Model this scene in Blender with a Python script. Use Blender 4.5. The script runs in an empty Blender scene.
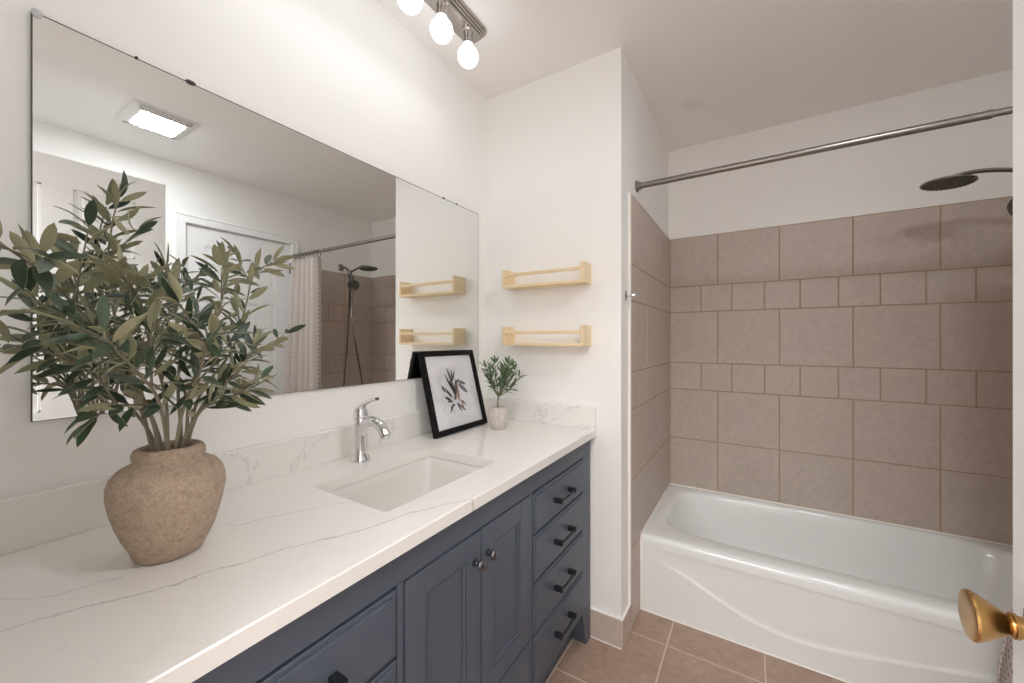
import bpy, bmesh, math, random
from mathutils import Vector, Matrix, noise
random.seed(7)
C = bpy.context.scene
COL = C.collection
PI = math.pi

# ------------------------------------------------------------------ camera, world, exposure
F, YAW, EYE = 389.5, math.radians(31.853), 1.25      # focal length in pixels of a 1024 px frame
cd = bpy.data.cameras.new('camera'); cam = bpy.data.objects.new('camera', cd); COL.objects.link(cam)
cam.location = (0, 0, EYE); cam.rotation_euler = (PI/2, 0, YAW)
cd.sensor_width = 36.0; cd.lens = F/1024*36.0; cd.shift_y = -1.5/1024; cd.clip_start = 0.01; cd.clip_end = 50
C.camera = cam
w = bpy.data.worlds.new('world'); C.world = w; w.use_nodes = True
w.node_tree.nodes['Background'].inputs[0].default_value = (1.0, 0.97, 0.93, 1)
w.node_tree.nodes['Background'].inputs[1].default_value = 0.3
C.view_settings.view_transform = 'Standard'; C.view_settings.look = 'None'
C.view_settings.gamma = 1.0; C.view_settings.use_curve_mapping = False
C.view_settings.exposure = 0.0
C.cycles.max_bounces = 18; C.cycles.diffuse_bounces = 16; C.cycles.glossy_bounces = 8
C.cycles.use_denoising = True
C.cycles.sample_clamp_indirect = 6.0
BULB, DOWN, FIXTURE, HALL = 4.2, 0.13, 82.0, 50.0     # radiance of bulb glass, watts thrown down by each bulb, radiance of the ceiling fixture, watts of the added hall fill light

hl = bpy.data.lights.new('hall_fill_light', 'AREA'); hl.shape = 'RECTANGLE'; hl.size = 0.9; hl.size_y = 0.9; hl.energy = HALL  # unseen fill light added in the hall to brighten the room
hl.color = (.945, 0.97, 1)
hlo = bpy.data.objects.new('hall_fill_light', hl); COL.objects.link(hlo); hlo.location = (-0.1, -1.1, 2.42)

# ------------------------------------------------------------------ helpers
def unproj(px, py, d):
    u, v = (px-512)/F, (340-py)/F
    c, s = math.cos(YAW), math.sin(YAW)
    return Vector(((u*c-s)*d, (u*s+c)*d, EYE+v*d))

def lin(r, g, b):
    f = lambda x: (x/255/12.92) if x/255 <= .04045 else ((x/255+.055)/1.055)**2.4
    return (f(r), f(g), f(b), 1)

def wloc(o):
    v = Vector((0, 0, 0))
    while o is not None:
        v += o.location; o = o.parent
    return v

def obj(name, bm, mats, parent=None, smooth=35, base=None):
    """links bm (built in world coordinates) as one mesh object"""
    bmesh.ops.recalc_face_normals(bm, faces=bm.faces[:]) if getattr(bm, '_x', True) else None
    me = bpy.data.meshes.new(name)
    o = bpy.data.objects.new(name, me); COL.objects.link(o)
    off = Vector((0, 0, 0))
    if parent is not None:
        o.parent = parent; off = wloc(parent)
    if base is not None:
        o.location = Vector(base)-off; off = Vector(base)
    if off.length > 0: bmesh.ops.translate(bm, verts=bm.verts[:], vec=-off)
    bm.to_mesh(me); bm.free()
    for m in (mats if isinstance(mats, (list, tuple)) else [mats]): me.materials.append(m)
    if smooth:
        me.polygons.foreach_set('use_smooth', [True]*len(me.polygons))
        me.set_sharp_from_angle(angle=math.radians(smooth))
    return o

def thing(name, label, cat, loc=(0, 0, 0), group=None):
    o = bpy.data.objects.new(name, None); COL.objects.link(o); o.location = loc
    o.empty_display_size = .05
    o['label'] = label; o['category'] = cat
    if group: o['group'] = group
    return o

def tag(o, label, cat, group=None):
    o['label'] = label; o['category'] = cat
    if group: o['group'] = group
    return o

def struct(o, label=None, cat=None):
    o['kind'] = 'structure'
    if label: o['label'] = label
    if cat: o['category'] = cat
    return o

def B(): return bmesh.new()

def box(bm, x0, x1, y0, y1, z0, z1, bev=0.0, seg=2, mi=0, M=None):
    r = bmesh.ops.create_cube(bm, size=1)
    vs = r['verts']
    for v in vs:
        v.co = Vector((x0+(v.co.x+.5)*(x1-x0), y0+(v.co.y+.5)*(y1-y0), z0+(v.co.z+.5)*(z1-z0)))
        if M is not None: v.co = M @ v.co
    fs = list({f for v in vs for f in v.link_faces})
    for f in fs: f.material_index = mi
    if bev > 0:
        es = list({e for v in vs for e in v.link_edges})
        r = bmesh.ops.bevel(bm, geom=es, offset=bev, segments=seg, affect='EDGES', profile=.5, clamp_overlap=True)
        for f in r['faces']: f.material_index = mi

def frame_to(t):
    t = t.normalized(); a = Vector((0, 0, 1)) if abs(t.z) < .9 else Vector((1, 0, 0))
    u = t.cross(a).normalized(); return u, u.cross(t).normalized()

def catmull(pts, n=8):
    P = [Vector(p) for p in pts]; P = [2*P[0]-P[1]]+P+[2*P[-1]-P[-2]]
    out = []
    for i in range(1, len(P)-2):
        for k in range(n):
            t = k/n; a, b, c, d = P[i-1:i+3]
            out.append(.5*((2*b)+(c-a)*t+(2*a-5*b+4*c-d)*t*t+(3*b-a-3*c+d)*t**3))
    out.append(P[-2]); return out

def tube(bm, pts, r, n=10, cap=True, mi=0, flat=None):
    pts = [Vector(p) for p in pts]; m = len(pts); rings = []
    rf = r if callable(r) else (lambda t: r)
    u = None
    for i, p in enumerate(pts):
        t = (pts[min(i+1, m-1)]-pts[max(i-1, 0)])
        if t.length < 1e-9: t = Vector((0, 0, 1))
        t.normalize()
        if u is None: u, v = frame_to(t)
        else:
            u = (u-t*u.dot(t)).normalized()
        v = t.cross(u)
        R = rf(i/(m-1)); ru, rv = (R if isinstance(R, tuple) else (R, R))
        rings.append([bm.verts.new(p+u*math.cos(2*PI*k/n)*ru+v*math.sin(2*PI*k/n)*rv) for k in range(n)])
    for a, b in zip(rings, rings[1:]):
        for k in range(n):
            f = bm.faces.new((a[k], a[(k+1) % n], b[(k+1) % n], b[k])); f.material_index = mi
    if cap:
        for q in (rings[0], rings[-1]):
            f = bm.faces.new(q); f.material_index = mi

def lathe(bm, prof, o, axis=(0, 0, 1), n=32, mi=0, closed=False, wob=None):
    """prof = [(radius, height along axis)]"""
    o = Vector(o); ax = Vector(axis).normalized(); u, v = frame_to(ax)
    rings = []
    for (r, h) in prof:
        if r < 1e-6: rings.append([bm.verts.new(o+ax*h)])
        else:
            ring = []
            for k in range(n):
                a = 2*PI*k/n; d = u*math.cos(a)+v*math.sin(a); rr = r
                p = o+ax*h+d*rr
                if wob: p = p+d*wob(d, h)
                ring.append(bm.verts.new(p))
            rings.append(ring)
    for a, b in zip(rings, rings[1:]):
        if len(a) == 1 and len(b) == 1: continue
        for k in range(n):
            if len(a) == 1: f = bm.faces.new((a[0], b[(k+1) % n], b[k]))
            elif len(b) == 1: f = bm.faces.new((a[k], a[(k+1) % n], b[0]))
            else: f = bm.faces.new((a[k], a[(k+1) % n], b[(k+1) % n], b[k]))
            f.material_index = mi
    if closed:
        for q in (rings[0], rings[-1]):
            if len(q) > 1: bm.faces.new(q).material_index = mi

def prism(bm, poly, h0, h1, fn, mi=0):
    """extrudes 2-D polygon; fn(u, v, h) -> world"""
    a = [bm.verts.new(fn(u, v, h0)) for u, v in poly]; b = [bm.verts.new(fn(u, v, h1)) for u, v in poly]
    n = len(poly)
    for f in [bm.faces.new(a), bm.faces.new(b)]+[bm.faces.new((a[i], a[(i+1) % n], b[(i+1) % n], b[i])) for i in range(n)]:
        f.material_index = mi

def bridge(bm, rings, mi=0):
    for a, b in zip(rings, rings[1:]):
        n = len(a)
        for k in range(n): bm.faces.new((a[k], a[(k+1) % n], b[(k+1) % n], b[k])).material_index = mi

# ------------------------------------------------------------------ materials
class N:
    def __init__(s, name):
        s.m = bpy.data.materials.new(name); s.m.use_nodes = True; s.t = s.m.node_tree
        s.b = s.t.nodes['Principled BSDF']
    def n(s, typ, **kw):
        x = s.t.nodes.new(typ)
        for k, v in kw.items():
            if k in x.inputs: x.inputs[k].default_value = v
            else: setattr(x, k, v)
        return x
    def l(s, a, b): s.t.links.new(a, b)
    def set(s, **kw):
        for k, v in kw.items(): s.b.inputs[k.replace('_', ' ')].default_value = v
        return s
    def math(s, op, a, b=None, c=None):
        x = s.n('ShaderNodeMath', operation=op)
        for i, q in enumerate((a, b, c)):
            if q is None: continue
            if hasattr(q, 'is_output'): s.l(q, x.inputs[i])
            else: x.inputs[i].default_value = q
        return x.outputs[0]
    def noise(s, scale, detail=4, rough=.55, vec=None, dist=0):
        x = s.n('ShaderNodeTexNoise'); x.inputs['Scale'].default_value = scale; x.inputs['Detail'].default_value = detail
        x.inputs['Roughness'].default_value = rough; x.inputs['Distortion'].default_value = dist
        if vec is None: vec = s.pos()
        s.l(vec, x.inputs['Vector']); return x.outputs['Fac']
    def pos(s):
        if not hasattr(s, '_p'): s._p = s.n('ShaderNodeNewGeometry')
        return s._p.outputs['Position']
    def ramp(s, fac, stops):
        x = s.n('ShaderNodeValToRGB'); e = x.color_ramp.elements
        while len(e) < len(stops): e.new(.5)
        for q, (p, c) in zip(e, stops): q.position = p; q.color = c
        s.l(fac, x.inputs[0]); return x.outputs[0]
    def mix(s, fac, a, b, mode='MIX'):
        x = s.n('ShaderNodeMix', data_type='RGBA', blend_type=mode)
        for i, q in ((0, fac), (6, a), (7, b)):
            if hasattr(q, 'is_output'): s.l(q, x.inputs[i])
            else: x.inputs[i].default_value = q
        return x.outputs[2]
    def bump(s, h, strength=.2, dist=.002):
        x = s.n('ShaderNodeBump'); x.inputs['Strength'].default_value = strength; x.inputs['Distance'].default_value = dist
        s.l(h, x.inputs['Height']); s.l(x.outputs[0], s.b.inputs['Normal'])
    def col(s, o): s.l(o, s.b.inputs['Base Color'])

def simple(name, rgb, rough=.5, metal=0, **kw):
    q = N(name); q.set(Base_Color=lin(*rgb), Roughness=rough, Metallic=metal, **kw); return q.m

def paint(name, rgb, rough=.6, amt=.12):
    q = N(name); q.set(Base_Color=lin(*rgb), Roughness=rough)
    q.bump(q.noise(180, 3), amt, .001); return q.m

M_wall = paint('wall_paint', (243, 242, 240))
M_ceil = paint('ceiling_paint', (244, 242, 240), .8)
M_trim = simple('white_trim_paint', (243, 243, 244), .35)
M_caulk = simple('white_caulk', (240, 236, 230), .5)
M_black = simple('black_frame_lacquer', (9, 8, 8), .55, 0, Specular_IOR_Level=.2)
M_pull = simple('black_pull_metal', (40, 43, 49), .42, .4)
M_pewter = simple('pewter_knob_metal', (118, 120, 128), .25, 1)
M_chrome = simple('chrome', (222, 222, 224), .06, 1)
M_steel = simple('brushed_rod_steel', (150, 146, 142), .28, 1)
M_dkchrome = simple('dark_chrome', (150, 148, 146), .16, 1)
M_nozzle = simple('dark_nozzle_rubber', (84, 82, 79), .45)
M_nickel = simple('brushed_nickel', (176, 170, 165), .25, 1)
M_tub = simple('glossy_white_enamel', (236, 238, 236), .12)
M_porcelain = simple('sink_porcelain', (224, 220, 216), .1)
M_soil = simple('dark_potting_soil', (62, 52, 44), .95)
M_plastic = simple('white_vent_plastic', (228, 226, 222), .4)
M_hinge = simple('hinge_steel', (120, 118, 114), .35, 1)
M_clip = simple('clear_mirror_clip', (196, 196, 196), .2)
M_edge = simple('mirror_edge_black', (62, 58, 55), .5)
M_paper = simple('white_mat_paper', (226, 227, 231), .8)
M_print = simple('print_paper', (220, 220, 225), .8)
M_mirror = simple('mirror_silver', (236, 238, 236), 0.0, 1)

def emit(name, rgb, strength):
    q = N(name); q.set(Base_Color=(.9, .9, .9, 1), Emission_Color=(*rgb, 1), Emission_Strength=strength, Roughness=.4); return q.m
M_bulb = emit('lit_bulb_glass', (.945, .97, 1), BULB)
M_lens = emit('lit_fixture_lens', (.94, .97, 1), FIXTURE)

def cabinet_paint():
    q = N('blue_grey_cabinet_paint'); q.set(Roughness=.42)
    q.col(q.mix(q.noise(9, 3), lin(76, 84, 97), lin(83, 91, 103))); q.bump(q.noise(260, 2), .06, .001); return q.m
M_cab = cabinet_paint()

def tile_mat(name, c0, c1, c2, rough, island=.5):
    q = N(name); q.set(Roughness=rough)
    rnd = q.n('ShaderNodeNewGeometry').outputs['Random Per Island']
    v = q.n('ShaderNodeVectorMath', operation='ADD'); q.l(q.pos(), v.inputs[0])
    sc = q.n('ShaderNodeVectorMath', operation='SCALE'); sc.inputs[0].default_value = (7, 5, 3); q.l(rnd, sc.inputs['Scale']); q.l(sc.outputs[0], v.inputs[1])
    n1 = q.noise(7, 5, .6, v.outputs[0]); n2 = q.noise(38, 4, .6, v.outputs[0])
    base = q.ramp(n1, [(.3, c0), (.7, c1)])
    base = q.mix(q.math('MULTIPLY', rnd, island), base, c2)
    base = q.mix(.16, base, q.ramp(n2, [(.35, lin(136, 121, 108)), (.65, lin(206, 192, 178))]))
    q.col(base); q.bump(q.math('ADD', n2, n1), .25, .0015); return q.m
M_tile = tile_mat('beige_wall_tile', lin(190, 177, 166), lin(198, 186, 176), lin(198, 180, 168), .45)
M_ftile = tile_mat('pinkish_floor_tile', lin(158, 128, 111), lin(172, 142, 124), lin(154, 126, 110), .4)
M_grout = paint('tan_grout', (172, 148, 124), .9, .3)
M_fgrout = paint('light_floor_grout', (206, 186, 170), .9, .3)

def quartz():
    q = N('white_veined_quartz'); q.set(Roughness=.18)
    sep = q.n('ShaderNodeSeparateXYZ'); q.l(q.pos(), sep.inputs[0]); X, Y, Z = sep.outputs
    nz = q.noise(14, 5, .6); nf = q.noise(4.5, 3)
    jit = q.math('ADD', q.math('MULTIPLY', q.math('SUBTRACT', nz, .5), .035), q.math('MULTIPLY', q.math('SUBTRACT', q.noise(55, 4, .6), .5), .016))
    def vein(pts, width, strength):
        fc = q.n('ShaderNodeFloatCurve'); cv = fc.mapping.curves[0]
        y0, y1 = pts[0][1], pts[-1][1]
        P = [((y-y0)/(y1-y0), x+1.2) for x, y in pts]
        cv.points[0].location = P[0]; cv.points[1].location = P[-1]
        for p in P[1:-1]: cv.points.new(*p)
        for p in cv.points: p.handle_type = 'VECTOR'
        fc.mapping.update()
        t = q.math('DIVIDE', q.math('SUBTRACT', Y, y0), y1-y0); q.l(t, fc.inputs['Value'])
        d = q.math('ABSOLUTE', q.math('ADD', q.math('SUBTRACT', q.math('ADD', X, 1.2), fc.outputs[0]), jit))
        s = q.math('SUBTRACT', 1, q.math('MINIMUM', q.math('DIVIDE', d, width), 1))
        inside = q.math('MULTIPLY', q.math('GREATER_THAN', t, 0), q.math('LESS_THAN', t, 1))
        return q.math('MULTIPLY', q.math('MULTIPLY', s, inside), q.math('MULTIPLY', q.math('ADD', nf, .1), strength))
    main = [(-.83, .06), (-.80, .135), (-.775, .19), (-.752, .238), (-.748, .262), (-.728, .315), (-.713, .375), (-.70, .41), (-.672, .465), (-.645, .53), (-.632, .60), (-.60, .67), (-.562, .735)]
    sec = [(-.915, .365), (-.89, .372), (-.868, .42), (-.835, .50), (-.80, .565), (-.755, .585), (-.72, .60), (-.675, .625)]
    third = [(-.96, .02), (-.93, .08), (-.87, .13), (-.85, .20)]
    far = [(-1.0, 1.0), (-.93, 1.12), (-.84, 1.2), (-.76, 1.36), (-.70, 1.55)]
    v = q.math('ADD', vein(main, .0030, .95), q.math('ADD', vein(sec, .0027, .8), q.math('ADD', vein(third, .003, .6), vein(far, .002, .2))))
    # faint all-over veining, also on the splash pieces
    big = q.noise(3.2, 6, .62, dist=1.2); a = q.math('ABSOLUTE', q.math('SUBTRACT', big, .5))
    web = q.math('SUBTRACT', 1, q.math('MINIMUM', q.math('DIVIDE', a, .012), 1))
    upright = q.math('GREATER_THAN', Z, .878)
    web = q.math('MULTIPLY', web, q.math('ADD', q.math('MULTIPLY', upright, .45), .07))
    v = q.math('MINIMUM', q.math('ADD', v, q.math('MULTIPLY', web, nf)), 1)
    base = q.mix(q.noise(2.5, 4), lin(238, 236, 232), lin(232, 229, 225))
    q.col(q.mix(v, base, lin(128, 122, 118))); return q.m
M_quartz = quartz()

def wood():
    q = N('pale_pine_wood'); q.set(Roughness=.5)
    mp = q.n('ShaderNodeMapping'); mp.inputs['Scale'].default_value = (3, 30, 30); q.l(q.pos(), mp.inputs['Vector'])
    q.col(q.ramp(q.noise(3, 5, .6, mp.outputs[0], 1.0), [(.3, lin(226, 202, 162)), (.7, lin(238, 220, 186))])); return q.m
M_wood = wood()

def stoneware(name, c0, c1, c2, s=1.0, b=.5):
    q = N(name); q.set(Roughness=.85)
    n1 = q.noise(16*s, 5, .65); n2 = q.noise(150*s, 4, .7); n3 = q.noise(45*s, 4, .6)
    base = q.ramp(n1, [(.3, c0), (.55, c1), (.75, c2)])
    base = q.mix(q.ramp(n2, [(.42, (0, 0, 0, 1)), (.62, (.45, .45, .45, 1))]), base, lin(206, 188, 168))
    base = q.mix(q.ramp(n3, [(.3, (.4, .4, .4, 1)), (.5, (0, 0, 0, 1))]), base, lin(122, 100, 82))
    q.col(base); q.bump(q.math('ADD', q.math('MULTIPLY', n3, 1.5), n2), b, .002); return q.m
M_vase = stoneware('rough_tan_stoneware', lin(158, 136, 117), lin(172, 152, 133), lin(150, 131, 114), 1.9, .6)
def concrete():
    q = N('pale_concrete'); q.set(Roughness=.85)
    n = q.noise(60, 5, .65); q.col(q.ramp(n, [(.3, lin(186, 178, 172)), (.7, lin(214, 206, 199))])); q.bump(n, .35, .0015); return q.m
M_pot = concrete()

def leafmat(name, c0, c1, rough):
    q = N(name); q.set(Roughness=rough)
    rnd = q.n('ShaderNodeNewGeometry').outputs['Random Per Island']
    q.col(q.mix(.3, q.mix(rnd, c0, c1), q.ramp(q.noise(60, 3), [(.3, c0), (.7, c1)]))); return q.m
M_leaf = leafmat('olive_leaf_dark_top', lin(38, 55, 40), lin(70, 88, 64), .4)
M_under = leafmat('olive_leaf_pale_underside', lin(136, 136, 106), lin(168, 166, 134), .6)
M_stem = leafmat('grey_green_stem', lin(118, 110, 92), lin(146, 137, 116), .7)
M_leaf2 = leafmat('small_plant_leaf_top', lin(46, 66, 40), lin(88, 112, 72), .45)
M_under2 = leafmat('small_plant_leaf_underside', lin(92, 112, 84), lin(120, 138, 106), .55)
M_stem2 = leafmat('small_plant_stem', lin(96, 100, 66), lin(122, 122, 86), .7)

def brass():
    q = N('antique_brass'); q.set(Metallic=1, Roughness=.24)
    q.col(q.ramp(q.noise(22, 3), [(.3, lin(168, 126, 70)), (.7, lin(206, 168, 110))])); return q.m
M_brass = brass()
M_brassdk = simple('darkened_brass', (92, 70, 46), .3, 1)

def curtain_mat():
    q = N('dashed_waffle_curtain_cloth'); q.set(Roughness=.85)
    uv = q.n('ShaderNodeUVMap', uv_map='cloth'); sep = q.n('ShaderNodeSeparateXYZ'); q.l(uv.outputs[0], sep.inputs[0])
    U, V = sep.outputs[0], sep.outputs[1]
    p, h = .017, .017
    row = q.math('FLOOR', q.math('DIVIDE', V, h)); odd = q.math('MULTIPLY', q.math('MODULO', row, 2), .5)
    fu = q.math('SUBTRACT', q.math('FRACT', q.math('ADD', q.math('DIVIDE', U, p), odd)), .5)
    fv = q.math('SUBTRACT', q.math('FRACT', q.math('DIVIDE', V, h)), .5)
    d = q.math('ABSOLUTE', q.math('ADD', fu, q.math('MULTIPLY', fv, .6)))
    dash = q.math('MULTIPLY', q.math('LESS_THAN', d, .085), q.math('LESS_THAN', q.math('ABSOLUTE', fv), .28))
    waf = q.math('MULTIPLY', q.math('SINE', q.math('MULTIPLY', U, 2*PI/.0085)), q.math('SINE', q.math('MULTIPLY', V, 2*PI/.0085)))
    q.col(q.mix(dash, lin(222, 212, 206), lin(58, 46, 44))); q.bump(waf, .5, .002)
    return q.m
M_curtain = curtain_mat()
def glassmat():
    q = N('picture_glass'); t = q.t
    tr = q.n('ShaderNodeBsdfTransparent'); gl = q.n('ShaderNodeBsdfGlossy'); gl.inputs['Roughness'].default_value = .02
    mx = q.n('ShaderNodeMixShader'); mx.inputs[0].default_value = .07
    q.l(tr.outputs[0], mx.inputs[1]); q.l(gl.outputs[0], mx.inputs[2])
    q.l(mx.outputs[0], t.nodes['Material Output'].inputs[0]); return q.m
M_glass = glassmat()

# ------------------------------------------------------------------ room shell
XL, XR, YE, YB, XA, CE = -1.129, 1.06, 1.577, 2.61, -.458, 2.44    # left wall, right wall, end wall, tub wall, alcove side, ceiling

def shell(name, *a, m=M_wall, bev=0):
    b = B(); box(b, *a, bev); return struct(obj(name, b, m, smooth=0))
shell('wall_left', XL-.1, XL, -2.2, YB+.1, 0, CE)
shell('wall_end', XL, XA, YE, YB, 0, CE)
shell('wall_back', XL, XR+.1, YB, YB+.1, 0, CE)
# right wall with the opening of the closed door
DY0, DY1, DZ = 1.085, 1.795, 2.05
b = B(); box(b, XR, XR+.1, 0, DY0, 0, CE); box(b, XR, XR+.1, DY1, YB, 0, CE); box(b, XR, XR+.1, DY0, DY1, DZ, CE)
struct(obj('wall_right', b, M_wall, smooth=0))
# front wall with the doorway the camera stands in
OX0, OX1 = -.45, .318
b = B(); box(b, XL, OX0, -.11, 0, 0, CE); box(b, OX1, XR+.1, -.11, 0, 0, CE); box(b, OX0, OX1, -.11, 0, 2.05, CE)
struct(obj('wall_front', b, M_wall, smooth=0))
shell('wall_hall_back', XL, XR+.1, -2.2, -2.1, 0, CE)
shell('wall_hall_right', XR, XR+.1, -2.1, -.11, 0, CE)

def ceiling_mat():
    q = N('ceiling_paint_spotted'); q.set(Roughness=.8)
    v = q.n('ShaderNodeVectorMath', operation='DISTANCE'); q.l(q.pos(), v.inputs[0]); v.inputs[1].default_value = (-.266, 2.147, CE)
    f = q.math('SUBTRACT', 1, q.math('MINIMUM', q.math('DIVIDE', v.outputs['Value'], .06), 1))  # small round spot, slightly darker than the rest of the ceiling
    q.col(q.mix(q.math('MINIMUM', q.math('MULTIPLY', f, .6), .22), lin(244, 242, 240), lin(214, 209, 205))); q.bump(q.noise(180, 3), .12, .001); return q.m
b = B(); box(b, XL-.1, XR+.1, -2.2, YB+.1, CE, CE+.08); struct(obj('ceiling', b, ceiling_mat(), smooth=0))

# floor: grout bed and tiles in one mesh
b = B(); box(b, XL-.1, XR+.1, -2.2, YB+.1, -.06, -.002, mi=1)
P = .34; gx, gy = -.304, 1.69
xs = [gx+P*k for k in range(-3, 6)]; ys = [gy-P*k for k in range(-1, 13)]
for x in xs:
    for y in ys:
        x0, x1, y0, y1 = max(x, XL)+.003, min(x+P, XR+.1)-.003, y+.003, y+P-.003
        if x1-x0 < .01: continue
        box(b, x0, x1, y0, y1, -.01, 0, .0012, 1, 0)
struct(obj('floor', b, [M_ftile, M_fgrout], smooth=0))

# wall tile
rows = [(0, .04, 'L'), (.04, .345, 'L'), (.345, .644, 'L'), (.644, .947, 'L'), (.947, 1.111, 'S'), (1.111, 1.4205, 'L'), (1.4205, 1.578, 'S'), (1.578, 1.879, 'L')]
def cladding(name, u0, u1, big, small, fn, parent):
    """fn(u0,u1,z0,z1,t0,t1)->box args; t = depth off the wall"""
    b = B(); box(b, *fn(u0, u1, 0, 1.879, 0, .0083), mi=1)
    for z0, z1, k in rows:
        cuts = [u0]+sorted(c for c in (big if k == 'L' else small) if u0+.02 < c < u1-.02)+[u1]
        for a, c in zip(cuts, cuts[1:]):
            g = .0028
            box(b, *fn(a+g, c-g, z0+g, min(z1-g, 1.8785), .004, .01), .0014, 1, 0)
    return struct(obj(name, b, [M_tile, M_grout], parent, smooth=0))
bigx = [-.182, .119, .429, .74]; smx = [-.431+.1605*k for k in range(0, 10)]
bigy = [2.60-.305*k for k in range(1, 5)]; smy = [2.60-.157*k for k in range(1, 8)]
wb = bpy.data.objects['wall_back']; we = bpy.data.objects['wall_end']; wr = bpy.data.objects['wall_right']
cladding('tile_cladding', XA+.01, XR-.01, bigx, smx, lambda a, c, z0, z1, t0, t1: (a, c, YB-t1, YB-t0, z0, z1), wb)
cladding('tile_cladding', 1.69, YB, bigy, smy, lambda a, c, z0, z1, t0, t1: (XA+t0, XA+t1, a, c, z0, z1), we)
cladding('tile_cladding', 1.87, YB, bigy, smy, lambda a, c, z0, z1, t0, t1: (XR-t1, XR-t0, a, c, z0, z1), wr)
b = B(); box(b, XA, XA+.011, 1.676, 1.690, .115, 1.884, .003, 1); box(b, XA, XA+.011, 1.684, YB, 1.879, 1.883, .001, 1)
box(b, XA, XR, YB-.011, YB, 1.879, 1.883, .001, 1)
struct(obj('trim_1', b, M_caulk, smooth=0))
# tile skirting that runs round the foot of the end wall
b = B(); box(b, -.60, XA+.002, YE-.008, YE, 0, .115, .0015, 1, 0); box(b, XA, XA+.009, YE-.006, 1.69, 0, .113, .0015, 1, 0)
box(b, -.60, XA+.004, YE-.009, YE, .115, .121, .002, 1, 1); box(b, XA, XA+.009, YE-.009, 1.69, .113, .119, .002, 1, 1)
box(b, -.60, XA+.002, YE-.010, YE-.007, 0, .004, 0, 1, 1)
struct(obj('baseboard_end', b, [M_tile, M_caulk], smooth=0))

# six panel doors -----------------------------------------------------------
def six_panel(name, y0, y1, x0, x1, zt, mat):
    """slab in the plane x0..x1, seen from the -x and the +x side"""
    b = B(); t = .006
    box(b, x0+t, x1-t, y0+.001, y1-.001, .011, zt-.001)
    st, mid = .112, .09; pw = (y1-y0-2*st-mid)/2
    zr = [(.01, .24), (.83, .95), (1.53, 1.635), (zt-.125, zt)]
    for a, c in ((y0, y0+st), (y0+st+pw, y1-st-pw), (y1-st, y1)): box(b, x0, x1, a, c, .01, zt)
    for a, c in zr:
        box(b, x0, x1, y0+st, y0+st+pw, a, c); box(b, x0, x1, y1-st-pw, y1-st, a, c)
    for a in (y0+st, y1-st-pw):
        for (q, z0), (z1, r) in zip(zr, zr[1:]):
            box(b, x0+.002, x1-.002, a+.028, a+pw-.028, z0+.028, z1-.028, .0038, 1)
            for (Y0, Y1, Z0, Z1) in ((a, a+.01, z0, z1), (a+pw-.01, a+pw, z0, z1), (a, a+pw, z0, z0+.01), (a, a+pw, z1-.01, z1)):
                box(b, x0+.003, x1-.003, Y0, Y1, Z0, Z1, .002, 1)
    o = obj(name, b, mat, smooth=0, base=((x0+x1)/2, y0, 0)); return struct(o)
d1 = six_panel('door_1', .03, .7445, .275, .311, 2.03, M_trim)
# antique knob on the open door
ky, kz = .675, .926
b = B(); lathe(b, [(0, 0), (.033, 0), (.034, .003), (.030, .007), (.018, .009), (0, .009)], (.275, ky, kz), (-1, 0, 0), 36)
obj('rosette', b, M_brassdk, d1)
b = B(); lathe(b, [(.0115, .006), (.0115, .0225), (.0135, .023), (.0138, .0265), (.0118, .0272), (.0112, .029), (.0138, .034), (.0192, .0425), (.0245, .051), (.0268, .0555), (.0275, .0585), (.0262, .0608), (.0222, .0618), (.012, .0615), (0, .061)], (.275, ky, kz), (-1, 0, 0), 48)
obj('door_knob', b, M_brass, d1)
b = B(); box(b, .281, .305, .7446, .7462, kz-.03, kz+.03, .0004, 1); obj('latch_plate', b, M_brassdk, d1)
b = B()
for z in (.2, 1.05, 1.85): lathe(b, [(0, -.045), (.006, -.045), (.006, .045), (0, .045)], (.270, .022, z), n=12)
obj('hinge', b, M_hinge, d1)
d2 = six_panel('door_2', DY0+.003, DY1-.003, XR+.012, XR+.047, 2.045, M_trim)
b = B()
for z in (.2, 1.05, 1.85): lathe(b, [(0, -.045), (.006, -.045), (.006, .045), (0, .045)], (XR+.006, DY1-.002, z), n=12)
obj('hinge', b, M_hinge, d2)
b = B(); lathe(b, [(0, 0), (.03, 0), (.03, .006), (.012, .01), (.011, .03), (.02, .036), (.026, .05), (.024, .06), (0, .064)], (XR+.012, DY0+.063, .93), (-1, 0, 0), 28)
obj('door_knob', b, M_brass, d2)
def casing(name, segs):
    b = B()
    for s in segs:
        box(b, *s, .003, 2)
    return struct(obj(name, b, M_trim, smooth=0))
cw = .062
casing('trim_2', [(XR-.016, XR, DY0-cw, DY0-.003, 0, DZ+.003), (XR-.016, XR, DY1+.003, DY1+cw-.006, 0, DZ+.003), (XR-.016, XR, DY0-cw, DY1+cw-.006, DZ+.003, DZ+cw),
                  (XR-.02, XR-.014, DY0-cw, DY0-cw+.014, 0, DZ+cw), (XR-.02, XR-.014, DY1+cw-.02, DY1+cw-.006, 0, DZ+cw), (XR-.02, XR-.014, DY0-cw, DY1+cw-.006, DZ+cw-.014, DZ+cw)])
casing('trim_3', [(OX0-.06, OX0, 0, .014, 0, 2.05), (OX1, OX1+.06, 0, .014, 0, 2.05), (OX0-.06, OX1+.06, 0, .014, 2.05, 2.11)])
casing('baseboard_right', [(XR-.012, XR, .012, DY0-cw, 0, .09)])

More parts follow.
